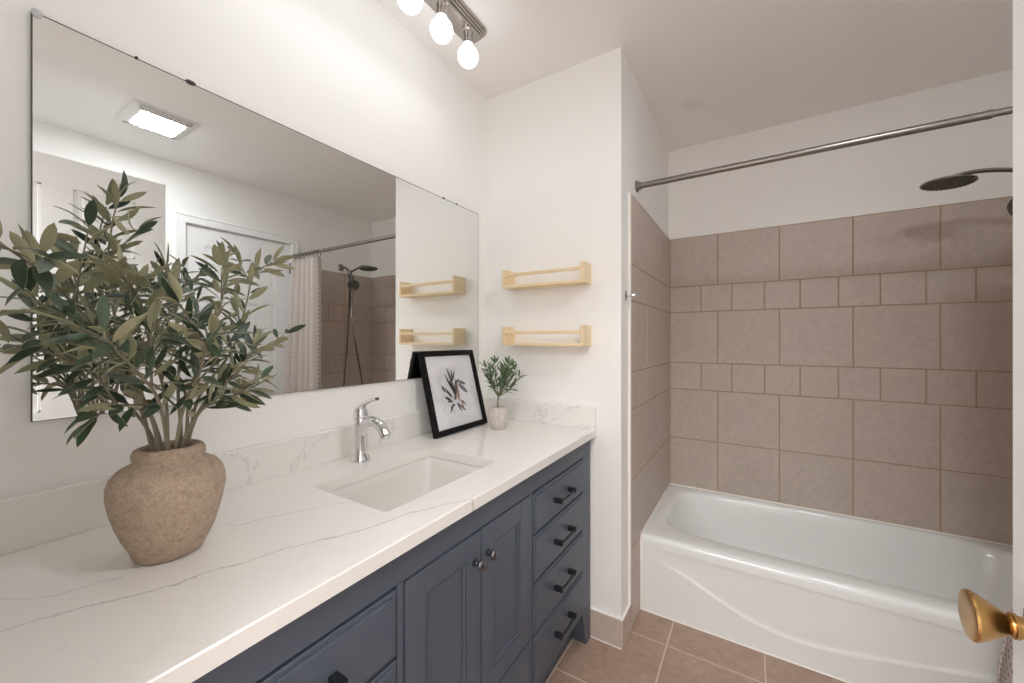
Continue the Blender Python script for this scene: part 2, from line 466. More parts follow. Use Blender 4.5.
# ------------------------------------------------------------------ bathtub
TX0, TX1, TY0, TY1, TZ = XA+.0105, XR-.0105, 1.852, YB-.0125, .350
def sup(cx, cy, hx, hy, n, z, K=112):
    out = []
    for k in range(K):
        a = 2*PI*(k+.5)/K; c, s = math.cos(a), math.sin(a)
        out.append(Vector((cx+hx*math.copysign(abs(c)**(2/n), c), cy+hy*math.copysign(abs(s)**(2/n), s), z)))
    return out
def tub_ring(x0, x1, y0, y1, n, z): return sup((x0+x1)/2, (y0+y1)/2, (x1-x0)/2, (y1-y0)/2, n, z)
tub = thing('bathtub', 'white alcove bathtub with a swooping ridge on its apron, below the tiled wall', 'bathtub', (.3, 2.2, 0))
b = B()
spec = [(TX0, TX1, TY0, TY1, 90, .30), (TX0, TX1, TY0, TY1, 90, .328), (TX0, TX1, TY0+.003, TY1, 60, .340), (TX0+.003, TX1-.003, TY0+.012, TY1-.003, 40, .348), (TX0+.012, TX1-.012, TY0+.026, TY1-.01, 24, TZ),
        (-.393, .985, 1.949, 2.566, 5.5, TZ), (-.386, .978, 1.958, 2.560, 5.2, .346), (-.378, .972, 1.966, 2.553, 5, .334), (-.368, .966, 1.973, 2.546, 4.6, .30),
        (-.345, .958, 1.985, 2.536, 4.2, .24), (-.30, .948, 2.0, 2.522, 3.8, .17), (-.24, .935, 2.02, 2.502, 3.5, .11), (-.19, .915, 2.045, 2.48, 3.3, .075), (-.12, .88, 2.08, 2.44, 3, .058), (.0, .8, 2.15, 2.37, 2.6, .052)]
R = [[b.verts.new(p) for p in tub_ring(*s)] for s in spec]
bridge(b, R); b.faces.new(R[-1])
# apron with its embossed swoosh
cz = [(-.45, .27), (-.38, .252), (-.334, .235), (-.239, .203), (-.122, .150), (-.049, .122), (.02, .103), (.081, .093), (.15, .089), (.212, .092), (.313, .107), (.442, .133), (.641, .174), (.85, .22), (1.06, .27)]
def curve(x):
    for (a, p), (c, q) in zip(cz, cz[1:]):
        if a <= x <= c: return p+(q-p)*(x-a)/(c-a)
    return .25
def sstep(t): t = max(0, min(1, t)); return t*t*(3-2*t)
nx = 120; grid = []
for i in range(nx+1):
    x = TX0+(TX1-TX0)*i/nx; c = curve(x)
    fade = sstep((x+.385)/.12)
    zs = [0, .02, c*.5, c-.02, c-.010, c-.005, c, c+.005, c+.010, c+.02, (c+.02+.31)/2, .30, .32, .3285]
    colv = []
    for z in zs:
        e = sstep((z-(c-.009))/.018)
        bead = math.exp(-((z-c)/.007)**2)*.0018
        y = TY0+.001+.0045*e*fade*(1-sstep((z-.27)/.05))-bead*fade
        colv.append(b.verts.new((x, y, z)))
    grid.append(colv)
for p, q in zip(grid, grid[1:]):
    for k in range(len(p)-1): b.faces.new((p[k], q[k], q[k+1], p[k+1]))
obj('tub_body', b, M_tub, tub, smooth=50)
b = B(); pth = [(TX0+.001, TY0-.001, .002), (TX0+.001, TY0-.001, .325), (TX0+.001, TY0+.012, .349), (TX0+.001, TY1-.004, .351), (TX1-.001, TY1-.004, .351)]
tube(b, pth, .0055, 6); tube(b, [(TX0, TY0-.0005, .002), (TX1, TY0-.0005, .002)], .0028, 6)
obj('caulk_line', b, M_caulk, tub)
b = B(); lathe(b, [(0, .0), (.026, .0), (.028, .004), (.012, .006), (0, .006)], (.72, 2.26, .050), n=24); obj('drain', b, M_chrome, tub)

# ------------------------------------------------------------------ vanity cabinet
VX = -.585
van = thing('vanity_cabinet', 'long blue-grey vanity cabinet with drawers and two doors under the countertop', 'cabinet', (-.85, .79, 0))
b = B()
for y0 in (.004, .523, 1.044, YE-.022): box(b, XL+.002, VX-.022, y0, y0+.016, .146, .846)      # carcass: sides, floor, back
box(b, XL+.002, VX-.022, .02, YE-.022, .146, .164); box(b, XL+.002, XL+.014, .02, YE-.022, .164, .846)
box(b, VX-.026, VX-.022, .108, YE-.022, .164, .776)
box(b, XL+.002, -.648, .004, YE-.012, 0, .146)                              # toe kick
box(b, VX-.022, VX, .004, YE-.012, .776, .846, .001, 1)                     # top rail
box(b, VX-.022, VX, .10, 1.479, .146, .170, .001, 1)                        # bottom rail
for y0, y1 in ((.004, .108), (.522, .538), (1.043, 1.060), (1.478, YE-.012)): box(b, VX-.022, VX, y0, y1, .146, .776, .001, 1)
obj('cabinet_frame', b, M_cab, van, smooth=0)
for s in (0, 1):
    b = B()
    ya, yb, yc = ((1.478, 1.519, YE-.012), (.102, .061, .004))[s]
    prism(b, [(ya, .146), (yb, 0), (yc, 0), (yc, .146)], VX, VX-.055, lambda u, v, h: Vector((h, u, v)))
    obj('foot', b, M_cab, van, smooth=0)

def pull(yc, z, parent):
    b = B(); hy = .057; x = VX+.006
    for s in (-1, 1):
        box(b, x-.001, x+.030, yc+s*hy-.008, yc+s*hy+.008, z-.0075, z+.0075, .0015, 2)
    tube(b, catmull([(x+.023, yc-hy, z), (x+.0255, yc-hy*.5, z), (x+.0265, yc, z), (x+.0255, yc+hy*.5, z), (x+.023, yc+hy, z)], 5), .0036, 10)
    return obj('handle', b, M_pull, parent)
def drawer(y0, y1, z0, z1, hz=None):
    b = B(); g = .002
    box(b, VX-.02, VX+.002, y0+g, y1-g, z0+g, z1-g, .001, 1)
    box(b, VX, VX+.0065, y0+.011, y1-.011, z0+.011, z1-.011, .0045, 2)
    o = obj('drawer', b, M_cab, van, smooth=0, base=(VX, (y0+y1)/2, z0))
    pull((y0+y1)/2+(.010 if y1 < .53 else 0), hz or (z0+z1)/2, o); return o
for y0, y1 in ((1.062, 1.476), (.110, .520)):
    for z0, z1 in ((.641, .773), (.490, .638), (.325, .487), (.172, .322)):
        drawer(y0, y1, z0, z1, (z0+z1)/2-.004)
drawer(.540, 1.041, .172, .326)
def door(y0, y1, z0, z1, knob_y):
    b = B(); g = .0015; st = .054
    y0 += g; y1 -= g; z0 += g; z1 -= g
    box(b, VX-.02, VX-.006, y0+.005, y1-.005, z0+.005, z1-.005)
    for a in ((y0, y0+st, z0, z1), (y1-st, y1, z0, z1), (y0+st, y1-st, z0, z0+st), (y0+st, y1-st, z1-st, z1)):
        box(b, VX-.02, VX+.002, *a, .0008, 1)
    i0, i1, k0, k1 = y0+st, y1-st, z0+st, z1-st
    for a in ((i0, i0+.008, k0, k1), (i1-.008, i1, k0, k1), (i0, i1, k0, k0+.008), (i0, i1, k1-.008, k1)):
        box(b, VX-.008, VX-.001, *a, .003, 2)
    o = obj('door', b, M_cab, van, smooth=0, base=(VX, (y0+y1)/2, z0))
    b = B(); lathe(b, [(0, 0), (.010, 0), (.010, .002), (.006, .004), (.005, .012), (.007, .015), (.0122, .018), (.0134, .0215), (.0112, .0255), (.005, .0275), (0, .028)], (VX+.002, knob_y, .703), (1, 0, 0), 28)
    obj('knob', b, M_pewter, o); return o
door(.540, .791, .330, .774, .765); door(.793, 1.041, .330, .774, .819)

# ------------------------------------------------------------------ countertop with sink cut-out
CX0, CX1, CY0, CY1, CZ0, CZ1 = XL+.001, -.562, .002, YE-.001, .847, .876
SX0, SX1, SY0, SY1 = -.958, -.676, .573, .996
def rrect(x0, x1, y0, y1, r, z, seg=6, m=14):
    pts = []
    for (cx, cy, a0) in ((x1-r, y1-r, 0), (x0+r, y1-r, PI/2), (x0+r, y0+r, PI), (x1-r, y0+r, 1.5*PI)):
        arc = [Vector((cx+r*math.cos(a0+PI/2*i/seg), cy+r*math.sin(a0+PI/2*i/seg), z)) for i in range(seg+1)]
        if pts:
            p, q = pts[-1], arc[0]; pts += [p.lerp(q, i/m) for i in range(1, m)]
        pts += arc
    p, q = pts[-1], pts[0]; pts += [p.lerp(q, i/m) for i in range(1, m)]
    return pts
ctop = thing('countertop', 'white veined quartz countertop lying across the blue-grey vanity', 'countertop', (-.85, .79, CZ0))
b = B()
inn = rrect(SX0, SX1, SY0, SY1, .012, CZ1); n = len(inn)
cc = Vector(((SX0+SX1)/2, (SY0+SY1)/2, CZ1))
q4 = n//4; segc = 3
def outer_pts(e, z):
    x0, x1, y0, y1 = CX0+e, CX1-e, CY0+e, CY1-e
    corners = [Vector((x1, y1, z)), Vector((x0, y1, z)), Vector((x0, y0, z)), Vector((x1, y0, z))]
    out = []
    for i in range(n):
        k = (i-segc) % n
        s, t = divmod(k, q4) if k < 4*q4 else (3, q4)
        out.append(corners[s % 4].lerp(corners[(s+1) % 4], min(1, t/q4)))
    return out
rings = [outer_pts(0, CZ0), outer_pts(0, CZ1-.002), outer_pts(.002, CZ1), inn, rrect(SX0+.0, SX1, SY0, SY1, .012, CZ0)]
rv = [[b.verts.new(p) for p in r] for r in rings]; bridge(b, rv)
bridge(b, [rv[4], rv[0]])
obj('counter_slab', b, M_quartz, ctop, smooth=30)
b = B(); box(b, XL+.001, XL+.021, .002, YE-.022, CZ1, .971, .0015, 1); obj('backsplash', b, M_quartz, ctop, smooth=0)
b = B(); box(b, XL+.001, CX1, YE-.021, YE-.001, CZ1, .971, .0015, 1); obj('side_splash', b, M_quartz, ctop, smooth=0)

sink = thing('sink', 'rectangular white undermount sink set into the quartz countertop', 'sink', (-.817, .785, .70))
b = B()
def sr(e, n_, z, dx=0): return sup((SX0+SX1)/2, (SY0+SY1)/2, (SX1-SX0)/2-e, (SY1-SY0)/2-e*1.25, n_, z, 96)
ss = [(-.02, 30, .832), (-.02, 30, .8465), (-.004, 26, .8465), (.002, 22, .842), (.006, 16, .82), (.014, 12, .78), (.026, 8, .745), (.045, 6, .724), (.075, 4.5, .714), (.11, 3.2, .710), (.122, 2.2, .7085)]
rv = [[b.verts.new(p) for p in sr(*s)] for s in ss]; bridge(b, rv); b.faces.new(rv[-1])
obj('basin', b, M_porcelain, sink, smooth=60)
b = B(); lathe(b, [(0, .002), (.012, .002), (.013, .0), (.019, .0), (.021, .003), (.017, .0045), (.013, .004), (.012, .0055), (0, .007)], (-.83, .785, .7085), n=28); obj('drain', b, M_chrome, sink)

# ------------------------------------------------------------------ faucet
fx, fy = -1.034, .777
fau = thing('faucet', 'chrome single-lever faucet standing behind the sink', 'faucet', (fx, fy, CZ1))
b = B(); lathe(b, [(0, 0), (.027, 0), (.0275, .004), (.0265, .009), (.0245, .015), (.0235, .017), (0, .017)], (fx, fy, CZ1), n=36); obj('base_ring', b, M_chrome, fau)
b = B(); lathe(b, [(.0225, .015), (.0215, .02), (.0195, .035), (.0188, .06), (.019, .09), (.0205, .115), (.0215, .128), (.0205, .133), (.0205, .1345), (0, .1345)], (fx, fy, CZ1), n=36)
obj('body', b, M_chrome, fau)
b = B()
sp = catmull([(fx+.004, fy, CZ1+.085), (fx+.018, fy, CZ1+.112), (fx+.042, fy, CZ1+.127), (fx+.072, fy, CZ1+.126), (fx+.098, fy, CZ1+.113), (fx+.113, fy, CZ1+.092)], 6)
tube(b, sp, lambda t: (.0142+.002*(1-t)+.0015*max(0, t-.85)/.15, .0158), 20)
lathe(b, [(0, 0), (.0125, 0), (.0125, .004), (0, .004)], (fx+.113, fy, CZ1+.089), (.45, 0, -.9), 20)
obj('spout', b, M_chrome, fau, smooth=50)
b = B()
lathe(b, [(.0205, .136), (.0212, .142), (.0205, .152), (.0175, .163), (.011, .171), (0, .174)], (fx, fy, CZ1), n=32)
lv = catmull([(fx-.012, fy, CZ1+.155), (fx+.004, fy, CZ1+.168), (fx+.026, fy, CZ1+.181), (fx+.052, fy, CZ1+.192), (fx+.076, fy, CZ1+.198)], 6)
tube(b, lv, lambda t: (.0135-.0055*t, .0085-.0035*t), 16)
obj('lever', b, M_chrome, fau, smooth=50)

# ------------------------------------------------------------------ mirror
MX = -1.1195
mir = thing('mirror', 'large frameless wall mirror above the countertop', 'mirror', (XL, .82, 1.10))
my0, my1, mz0, mz1 = .141, 1.497, 1.10, 1.852
b = B(); box(b, XL+.0005, MX-.0006, my0, my1, mz0, mz1); obj('backing', b, M_edge, mir, smooth=0)
b = B(); box(b, MX-.0006, MX, my0+.0012, my1-.003, mz0+.0012, mz1-.0025); obj('glass', b, M_mirror, mir, smooth=0)
for y, z, sy, sz in ((.147, mz1-.002, .007, .008), (.377, mz1, .010, .005), (.283, mz1, .003, .003), (1.252, mz1, .006, .004), (1.337, mz1, .006, .003)):
    b = B(); lathe(b, [(0, .0), (1, .0), (1, .004), (.6, .0055), (0, .0055)], (0, 0, 0), (1, 0, 0), 16)
    for v in b.verts: v.co = Vector((MX-.002+v.co.x, y+v.co.y*sy, z+v.co.z*sz))
    obj('clip', b, M_clip if y < .2 else M_edge, mir)

# ------------------------------------------------------------------ vase and olive stems
vx, vy = -.8765, .2655
prof = [(0, .0), (.040, .0), (.047, .004), (.054, .02), (.0625, .04), (.0705, .065), (.0765, .09), (.0795, .112), (.0795, .128), (.0755, .143), (.066, .155), (.054, .162), (.0485, .1655), (.0475, .168), (.0495, .172),
        (.0495, .179), (.0465, .186), (.042, .1885), (.037, .187), (.0345, .182), (.034, .172), (.036, .16), (.055, .145), (.068, .12), (.064, .08), (.045, .03), (0, .02)]
b = B(); lathe(b, prof, (vx, vy, CZ1), n=64, wob=lambda d, h: .0022*noise.noise(Vector((d.x*1.7+h*9, d.y*1.7, h*22))))
tag(obj('vase', b, M_vase, smooth=60, base=(vx, vy, CZ1)), 'rough tan stoneware vase holding olive branches on the countertop', 'vase')

def leaf(bm, p, d, up, L, W, curl, mi=(0, 1), n=6):
    """a lance-shaped leaf with an upper and a lower skin"""
    d = d.normalized(); s = d.cross(up)
    if s.length < 1e-3: s = d.cross(Vector((1, .2, .1)))
    s.normalize(); nrm = s.cross(d).normalized()
    top, bot = [], []
    for i in range(n+1):
        t = i/n
        wd = W*.5*(math.sin(PI*min(1, t*.94+.03))**.78)*(1 if 0 < i < n else .12)
        c = p+d*(L*t)+nrm*(curl*L*(t*t)*-1+.02*L*math.sin(PI*t))
        th = .00035
        for lst, o in ((top, th), (bot, -th)):
            lst.append([bm.verts.new(c+s*wd+nrm*(o+wd*.25)), bm.verts.new(c+nrm*o), bm.verts.new(c-s*wd+nrm*(o+wd*.25))])
    for lst, m, fl in ((top, mi[0], False), (bot, mi[1], True)):
        for a, c in zip(lst, lst[1:]):
            for k in (0, 1):
                vs = (a[k], a[k+1], c[k+1], c[k]); bm.faces.new(vs if not fl else vs[::-1]).material_index = m
    for k in (0, 2):
        for i in range(n): bm.faces.new((top[i][k], top[i+1][k], bot[i+1][k], bot[i][k])).material_index = mi[1]

def rvec(): return Vector((random.gauss(0, 1), random.gauss(0, 1), random.gauss(0, 1))).normalized()
WALLX = -1.09
def clear(p): return p.x > WALLX
def olive(px_path, label, nleaf=26, nshoot=5, L=(.040, .062), W=.0128, start=.32, spread=.9, seed=0):
    random.seed(seed)
    base = Vector((vx, vy, CZ1+.03))
    mouth = Vector((vx, vy, CZ1+.185))
    first = unproj(*px_path[0]); md = (first-mouth); md.z = 0
    if md.length > .024: md = md.normalized()*.024
    mouth += md+Vector((random.uniform(-.004, .004), random.uniform(-.004, .004), 0))
    raw = [base-md*.5, mouth]+[unproj(*q) for q in px_path]
    for p in raw: p.x = max(p.x, WALLX+.01)
    pts = catmull(raw, 9); m = len(pts)
    t = thing('olive_branch', label, 'branch', mouth, 'olive branches in the vase')
    bs, bl = B(), B(); nleaf = int(nleaf*1.0); nshoot = max(1, int(nshoot*.75))
    tube(bs, pts, lambda t: .0024*(1-t)+.0010, 7)
    def put(p, d, k=1.0, pet=True):
        for _ in range(6):
            Lf = random.uniform(*L)*k
            if clear(p+d.normalized()*Lf): break
            d = Vector((abs(d.x)*.6+.1, d.y+random.uniform(-.3, .3), d.z+random.uniform(-.2, .3)))
        up = Vector((0, 0, 1))+rvec()*.95
        q = p+d.normalized()*.004
        leaf(bl, q, d, up, Lf, W*random.uniform(.8, 1.2)*(Lf/.053)**.6, random.uniform(-.15, .45))
    for i in range(nleaf):
        f = start+(1-start)*(i+.5)/nleaf; j = min(m-2, int(f*(m-1)))
        tg = (pts[j+1]-pts[j]).normalized(); u, v = frame_to(tg); a = i*2.4+random.uniform(-.5, .5)
        d = tg*random.uniform(.35, .9)+(u*math.cos(a)+v*math.sin(a))*spread*random.uniform(.7, 1.1)
        put(pts[j], d)
    for i in range(nshoot):
        f = start+.08+(.8-start)*(i+.5)/nshoot; j = min(m-2, int(f*(m-1)))
        tg = (pts[j+1]-pts[j]).normalized(); u, v = frame_to(tg); a = random.uniform(0, 2*PI)
        d = (tg*.8+(u*math.cos(a)+v*math.sin(a))*.8+Vector((0, 0, .25))).normalized(); ln = random.uniform(.05, .10)
        sp = [pts[j]+d*(ln*k/5)+Vector((0, 0, .012))*(k/5)**2 for k in range(6)]
        if not all(clear(p) for p in sp): 
            d.x = abs(d.x); sp = [pts[j]+d*(ln*k/5) for k in range(6)]
        tube(bs, sp, lambda t: .0014*(1-t)+.0007, 5)
        for k in range(1, 6):
            for s in (-1, 1):
                a2 = random.uniform(0, PI); put(sp[k], d*.7+(u*math.cos(a2)+v*math.sin(a2))*s*.8, .8)
        put(sp[5], d, .85)
    tg = (pts[-1]-pts[-2]).normalized()
    for s in range(3): put(pts[-1], tg+rvec()*.35)
    obj('stem', bs, M_stem, t); 
    o = obj('foliage', bl, [M_leaf, M_under], t)
    return t
olive([(135, 395, .66), (95, 330, .58), (55, 285, .49), (18, 255, .42), (-12, 238, .38)], 'olive branch reaching out farthest to the left, past the mirror edge', 22, 3, (.038, .054), .0155, .42, seed=1)
olive([(128, 405, .67), (88, 372, .62), (45, 352, .57), (5, 345, .53)], 'low olive branch stretching left over the wall below the mirror edge', 20, 4, seed=2)
olive([(140, 390, .72), (118, 330, .74), (108, 270, .76), (112, 225, .77), (118, 200, .78)], 'tallest olive branch, standing up against the reflected white door', 22, 2, (.042, .062), .0125, .45, seed=3)
olive([(138, 395, .68), (105, 340, .67), (82, 300, .66), (70, 262, .64)], 'olive branch leaning left just inside the mirror edge', 22, 4, seed=4)
olive([(165, 395, .66), (150, 345, .62), (140, 300, .59), (128, 282, .56)], 'middle olive branch bending towards the front left', 26, 5, seed=5)
olive([(178, 390, .70), (180, 340, .71), (172, 300, .72), (166, 272, .73)], 'upright olive branch in the middle of the vase', 24, 5, seed=6)
olive([(190, 390, .70), (208, 345, .71), (222, 300, .73), (226, 268, .75)], 'olive branch right of the middle, its tip before the reflected closed door', 24, 4, seed=7)
olive([(200, 395, .73), (232, 350, .78), (246, 305, .82), (254, 275, .85), (272, 262, .88)], 'tall olive branch on the right with a tip near the shower curtain reflection', 24, 3, (.040, .060), .0125, .4, seed=8)
olive([(205, 402, .71), (236, 375, .74), (248, 356, .76), (255, 344, .78)], 'olive branch leaning farthest to the right', 18, 3, (.038, .058), .0125, .38, .75, seed=9)
olive([(200, 412, .68), (218, 402, .69), (232, 396, .70), (244, 392, .71)], 'lowest olive branch on the right, almost level', 16, 3, (.038, .058), .0125, .35, .75, seed=10)
olive([(148, 412, .64), (125, 405, .61), (105, 408, .58), (96, 418, .56)], 'short olive branch drooping low over the left shoulder of the vase', 12, 2, (.036, .052), .015, .4, .7, seed=11)
olive([(158, 400, .62), (135, 370, .57), (112, 345, .54), (88, 330, .52)], 'short front olive branch filling the left of the bunch', 22, 4, seed=12)
olive([(186, 400, .65), (200, 372, .63), (205, 345, .62), (212, 335, .61)], 'short front olive branch filling the right of the bunch', 20, 4, seed=13)

# ------------------------------------------------------------------ framed print leaning on the mirror
fa = math.radians(14.9)
fr = thing('picture_frame', 'black framed botanical print leaning against the mirror', 'picture', (-1.034, 1.25, CZ1))
up = Vector((-math.sin(fa), 0, math.cos(fa))); fwd = Vector((math.cos(fa), 0, math.sin(fa))); rt = Vector((0, 1, 0))
FW, FH, FT = .332, .336, .0185
org = Vector((-1.012, 1.093, CZ1+FT*math.sin(fa)))         # lower front corner nearest the camera
MF = Matrix(((rt.x, up.x, fwd.x, org.x), (rt.y, up.y, fwd.y, org.y), (rt.z, up.z, fwd.z, org.z), (0, 0, 0, 1)))
bw = .021
b = B()
for a in ((0, FW, 0, bw), (0, FW, FH-bw, FH), (0, bw, bw, FH-bw), (FW-bw, FW, bw, FH-bw)): box(b, *a, -FT, 0, .001, 1, 0, MF)
obj('frame', b, M_black, fr, smooth=0)
b = B(); box(b, bw, FW-bw, bw, FH-bw, -FT+.002, -.014, 0, 1, 0, MF); obj('back_board', b, M_black, fr, smooth=0)
wx0, wx1, wy0, wy1 = .075, .257, .075, .262
b = B()
for a in ((bw, FW-bw, bw, wy0), (bw, FW-bw, wy1, FH-bw), (bw, wx0, wy0, wy1), (wx1, FW-bw, wy0, wy1)): box(b, *a, -.012, -.0095, 0, 1, 0, MF)
obj('mat', b, M_paper, fr, smooth=0)
b = B(); box(b, wx0-.005, wx1+.005, wy0-.005, wy1+.005, -.0135, -.0122, 0, 1, 0, MF)
def sprig(p, ang, L, W, mi):
    pts = []
    c, s = math.cos(ang), math.sin(ang)
    n_ = 8; L *= 1.16; W *= 1.12; p = ((p[0]-.166)*1.16+.166, (p[1]-.17)*1.16+.17)
    for sd in (1, -1):
        rng = range(n_+1) if sd == 1 else range(n_-1, 0, -1)
        for i in rng:
            t = i/n_; wd = W*.5*math.sin(PI*t)**.8*sd
            pts.append((p[0]+c*L*t-s*wd, p[1]+s*L*t+c*wd))
    prism(b, pts, -.0122, -.0119, lambda u, v, h: MF @ Vector((u, v, h)), mi)
D_ = math.radians
for p, a, L, W, mi in [((.160, .150), 92, .085, .009, 1), ((.158, .165), 112, .07, .008, 1), ((.160, .19), 100, .065, .009, 1), ((.165, .2), 62, .045, .009, 1), ((.162, .195), 80, .05, .008, 1), ((.172, .185), 35, .04, .009, 1),
                       ((.190, .2), -18, .05, .013, 3), ((.192, .192), -42, .062, .018, 3), ((.187, .19), -95, .07, .014, 2), ((.150, .14), 128, .045, .010, 1), ((.140, .135), 155, .035, .010, 1), ((.148, .13), 175, .03, .009, 1),
                       ((.150, .125), 232, .045, .008, 1), ((.165, .125), 300, .045, .009, 1), ((.17, .122), 318, .055, .008, 1), ((.190, .135), 285, .04, .009, 2), ((.195, .13), 310, .03, .007, 1), ((.118, .165), 118, .03, .010, 1),
                       ((.125, .16), 95, .022, .006, 1), ((.164, .125), 88, .075, .006, 1), ((.160, .14), 70, .07, .010, 1), ((.168, .15), 108, .06, .009, 1), ((.178, .16), 80, .05, .008, 1), ((.158, .12), 205, .035, .008, 1), ((.165, .13), 75, .06, .009, 2), ((.155, .13), 60, .05, .008, 1), ((.172, .14), 100, .06, .007, 1)]:
    sprig(p, D_(a), L, W, mi)
M_p1 = simple('print_ink_brown_black', (58, 44, 44), .8); M_p2 = simple('print_ink_tan', (150, 112, 92), .8); M_p3 = simple('print_ink_slate', (92, 86, 96), .8)
obj('print', b, [M_print, M_p1, M_p2, M_p3], fr, smooth=0)
b = B(); box(b, bw, FW-bw, bw, FH-bw, -.0065, -.005, 0, 1, 0, MF); obj('glass_pane', b, M_glass, fr, smooth=0)

# ------------------------------------------------------------------ small potted olive
px_, py_ = -.918, 1.365
pp = thing('potted_plant', 'small green plant in a pale concrete pot beside the black picture frame', 'potted plant', (px_, py_, CZ1))
b = B(); lathe(b, [(0, 0), (.026, 0), (.030, .003), (.037, .02), (.0415, .045), (.042, .06), (.0405, .078), (.038, .089), (.0365, .0925), (.034, .0925), (.0325, .089), (.032, .08), (.030, .078), (0, .078)], (px_, py_, CZ1), n=40)
obj('pot', b, M_pot, pp, smooth=50)
b = B(); lathe(b, [(.0318, .0785), (.02, .0825), (0, .084)], (px_, py_, CZ1), n=24); obj('soil', b, M_soil, pp)
random.seed(21)
bs, bl = B(), B(); p0 = Vector((px_, py_, CZ1+.08)); fork = Vector((px_+.002, py_, CZ1+.135))
tube(bs, [p0, p0+Vector((-.001, 0, .03)), fork], .0032, 8)
for (dx, dy, dz) in ((-.05, -.02, .16), (-.03, .02, .18), (.02, .01, .15), (.06, 0, .17), (.09, .02, .12), (.05, -.03, .13), (-.055, .01, .12), (.03, .03, .18), (-.015, -.04, .15), (.085, -.015, .155), (.0, .045, .14)):
    tip = fork+Vector((dx*1.08, dy, dz-.03))*.93; mid = fork.lerp(tip, .5)+Vector((dx*.12, dy*.12, -.004))
    pts = catmull([fork, mid, tip], 7); tube(bs, pts, lambda t: .0019*(1-t)+.0008, 6)
    for i in range(4, len(pts), 2):
        tg = (pts[i]-pts[i-1]).normalized(); u, v = frame_to(tg)
        for k in range(2):
            a = i*1.9+k*PI+random.uniform(-.4, .4)
            d = tg*1.1+(u*math.cos(a)+v*math.sin(a))*.75
            leaf(bl, pts[i], d, Vector((0, 0, 1))+rvec()*.6, random.uniform(.030, .046), random.uniform(.009, .0125), random.uniform(-.05, .25), n=5)
    leaf(bl, tip, tg, rvec(), .036, .0095, .05, n=5)
obj('stem', bs, M_stem2, pp); obj('foliage', bl, [M_leaf2, M_under2], pp)

# ------------------------------------------------------------------ wooden wall racks
def rack(z0, label):
    x0, x1, y0, y1 = -.978, -.584, YE-.09, YE
    t = thing('wall_rack', label, 'shelf', ((x0+x1)/2, YE, z0), 'pine racks on the end wall')
    b = B(); box(b, x0+.014, x1-.014, y0, y1-.001, z0, z0+.012, .001, 1); obj('bottom_board', b, M_wood, t, smooth=0)
    for a, c in ((x0, x0+.0145), (x1-.0145, x1)):
        b = B(); box(b, a, c, y0, y1-.0005, z0, z0+.086, .0015, 2); obj('end_panel', b, M_wood, t, smooth=0)
    b = B(); box(b, x0+.014, x1-.014, y0+.002, y0+.014, z0+.052, z0+.066, .003, 2); obj('front_rail', b, M_wood, t, smooth=0)
rack(1.4845, 'upper pine wall rack on the white end wall')
rack(1.2245, 'lower pine wall rack on the white end wall')

# ------------------------------------------------------------------ vanity light bar
vl = thing('vanity_light', 'ribbed nickel light bar with lit round bulbs on the ceiling', 'light fixture', (-.92, .79, CE))
bx0, bx1, by0, by1 = -.977, -.868, .344, 1.235
b = B()
def bar_ring(e, z):
    r = .02
    return [b.verts.new(p) for p in rrect(bx0+e, bx1-e, by0+e, by1-e, max(.004, r+.012-e*.4), z, 6, 4)]
prof = [(0, 0), (0, -.006), (.004, -.008), (.006, -.008), (.006, -.014), (.010, -.016), (.012, -.016), (.012, -.022), (.016, -.024), (.018, -.024), (.018, -.03), (.022, -.033), (.026, -.033)]
rv = [bar_ring(e, CE+z) for e, z in prof]; bridge(b, rv); b.faces.new(rv[-1]); b.faces.new(rv[0])
obj('light_bar', b, M_nickel, vl, smooth=20)
for y in (.429, .573, .717, .861, 1.005, 1.15):
    b = B(); lathe(b, [(0, 0), (.024, 0), (.024, -.004), (.0175, -.008), (.0165, -.03), (.019, -.036), (.019, -.052), (0, -.052)], (-.908, y, CE-.033), n=28)
    obj('lamp_socket', b, M_nickel, vl)
    b = B(); z = CE-.130; r = .0385
    pr = [(0, -r)]+[(r*math.sin(PI*k/16), -r*math.cos(PI*k/16)) for k in range(1, 14)]+[(.0165, .040), (.0145, .048), (0, .048)]
    lathe(b, pr, (-.908, y, z), n=32)
    bo = obj('bulb', b, M_bulb, vl, smooth=80)
    ld = bpy.data.lights.new('bulb_downlight', 'AREA'); ld.shape = 'DISK'; ld.size = .07; ld.energy = DOWN; ld.color = (.945, .97, 1)
    lo = bpy.data.objects.new('bulb_downlight', ld); COL.objects.link(lo); lo.location = (-.908, y, z-r-.002)

# ceiling fan light, seen in the mirror
cl = thing('ceiling_light', 'square white vent light glowing on the ceiling, seen in the mirror', 'light fixture', (.515, .78, CE))
lx0, lx1, ly0, ly1 = .352, .672, .645, .922
b = B()
rv = [[b.verts.new(p) for p in rrect(lx0+e, lx1-e, ly0+e, ly1-e, .012, CE+z, 4, 4)] for e, z in [(0, 0), (0, -.004), (.008, -.007), (.04, -.018), (.05, -.02), (.06, -.020), (.06, -.01)]]
bridge(b, rv); b.faces.new(rv[-1]); b.faces.new(rv[0])
obj('grille', b, M_plastic, cl, smooth=25)
for i in range(3):
    for (x0, x1) in ((lx0+.012+.013*i, lx0+.017+.013*i), (lx1-.017-.013*i, lx1-.012-.013*i)):
        b = B(); z = CE-.0085-.0045*i; box(b, x0, x1, ly0+.03, ly1-.03, z-.001, z+.0016, .0006, 1); obj('vent_slot', b, M_hinge, cl, smooth=0)
b = B()
rv = [[b.verts.new(p) for p in rrect(lx0+e, lx1-e, ly0+e*.8, ly1-e*.8, .02, CE+z, 5, 4)] for e, z in [(.056, -.018), (.058, -.021), (.066, -.0225)]]
bridge(b, rv); b.faces.new(rv[-1]); obj('lens', b, M_lens, cl, smooth=60)

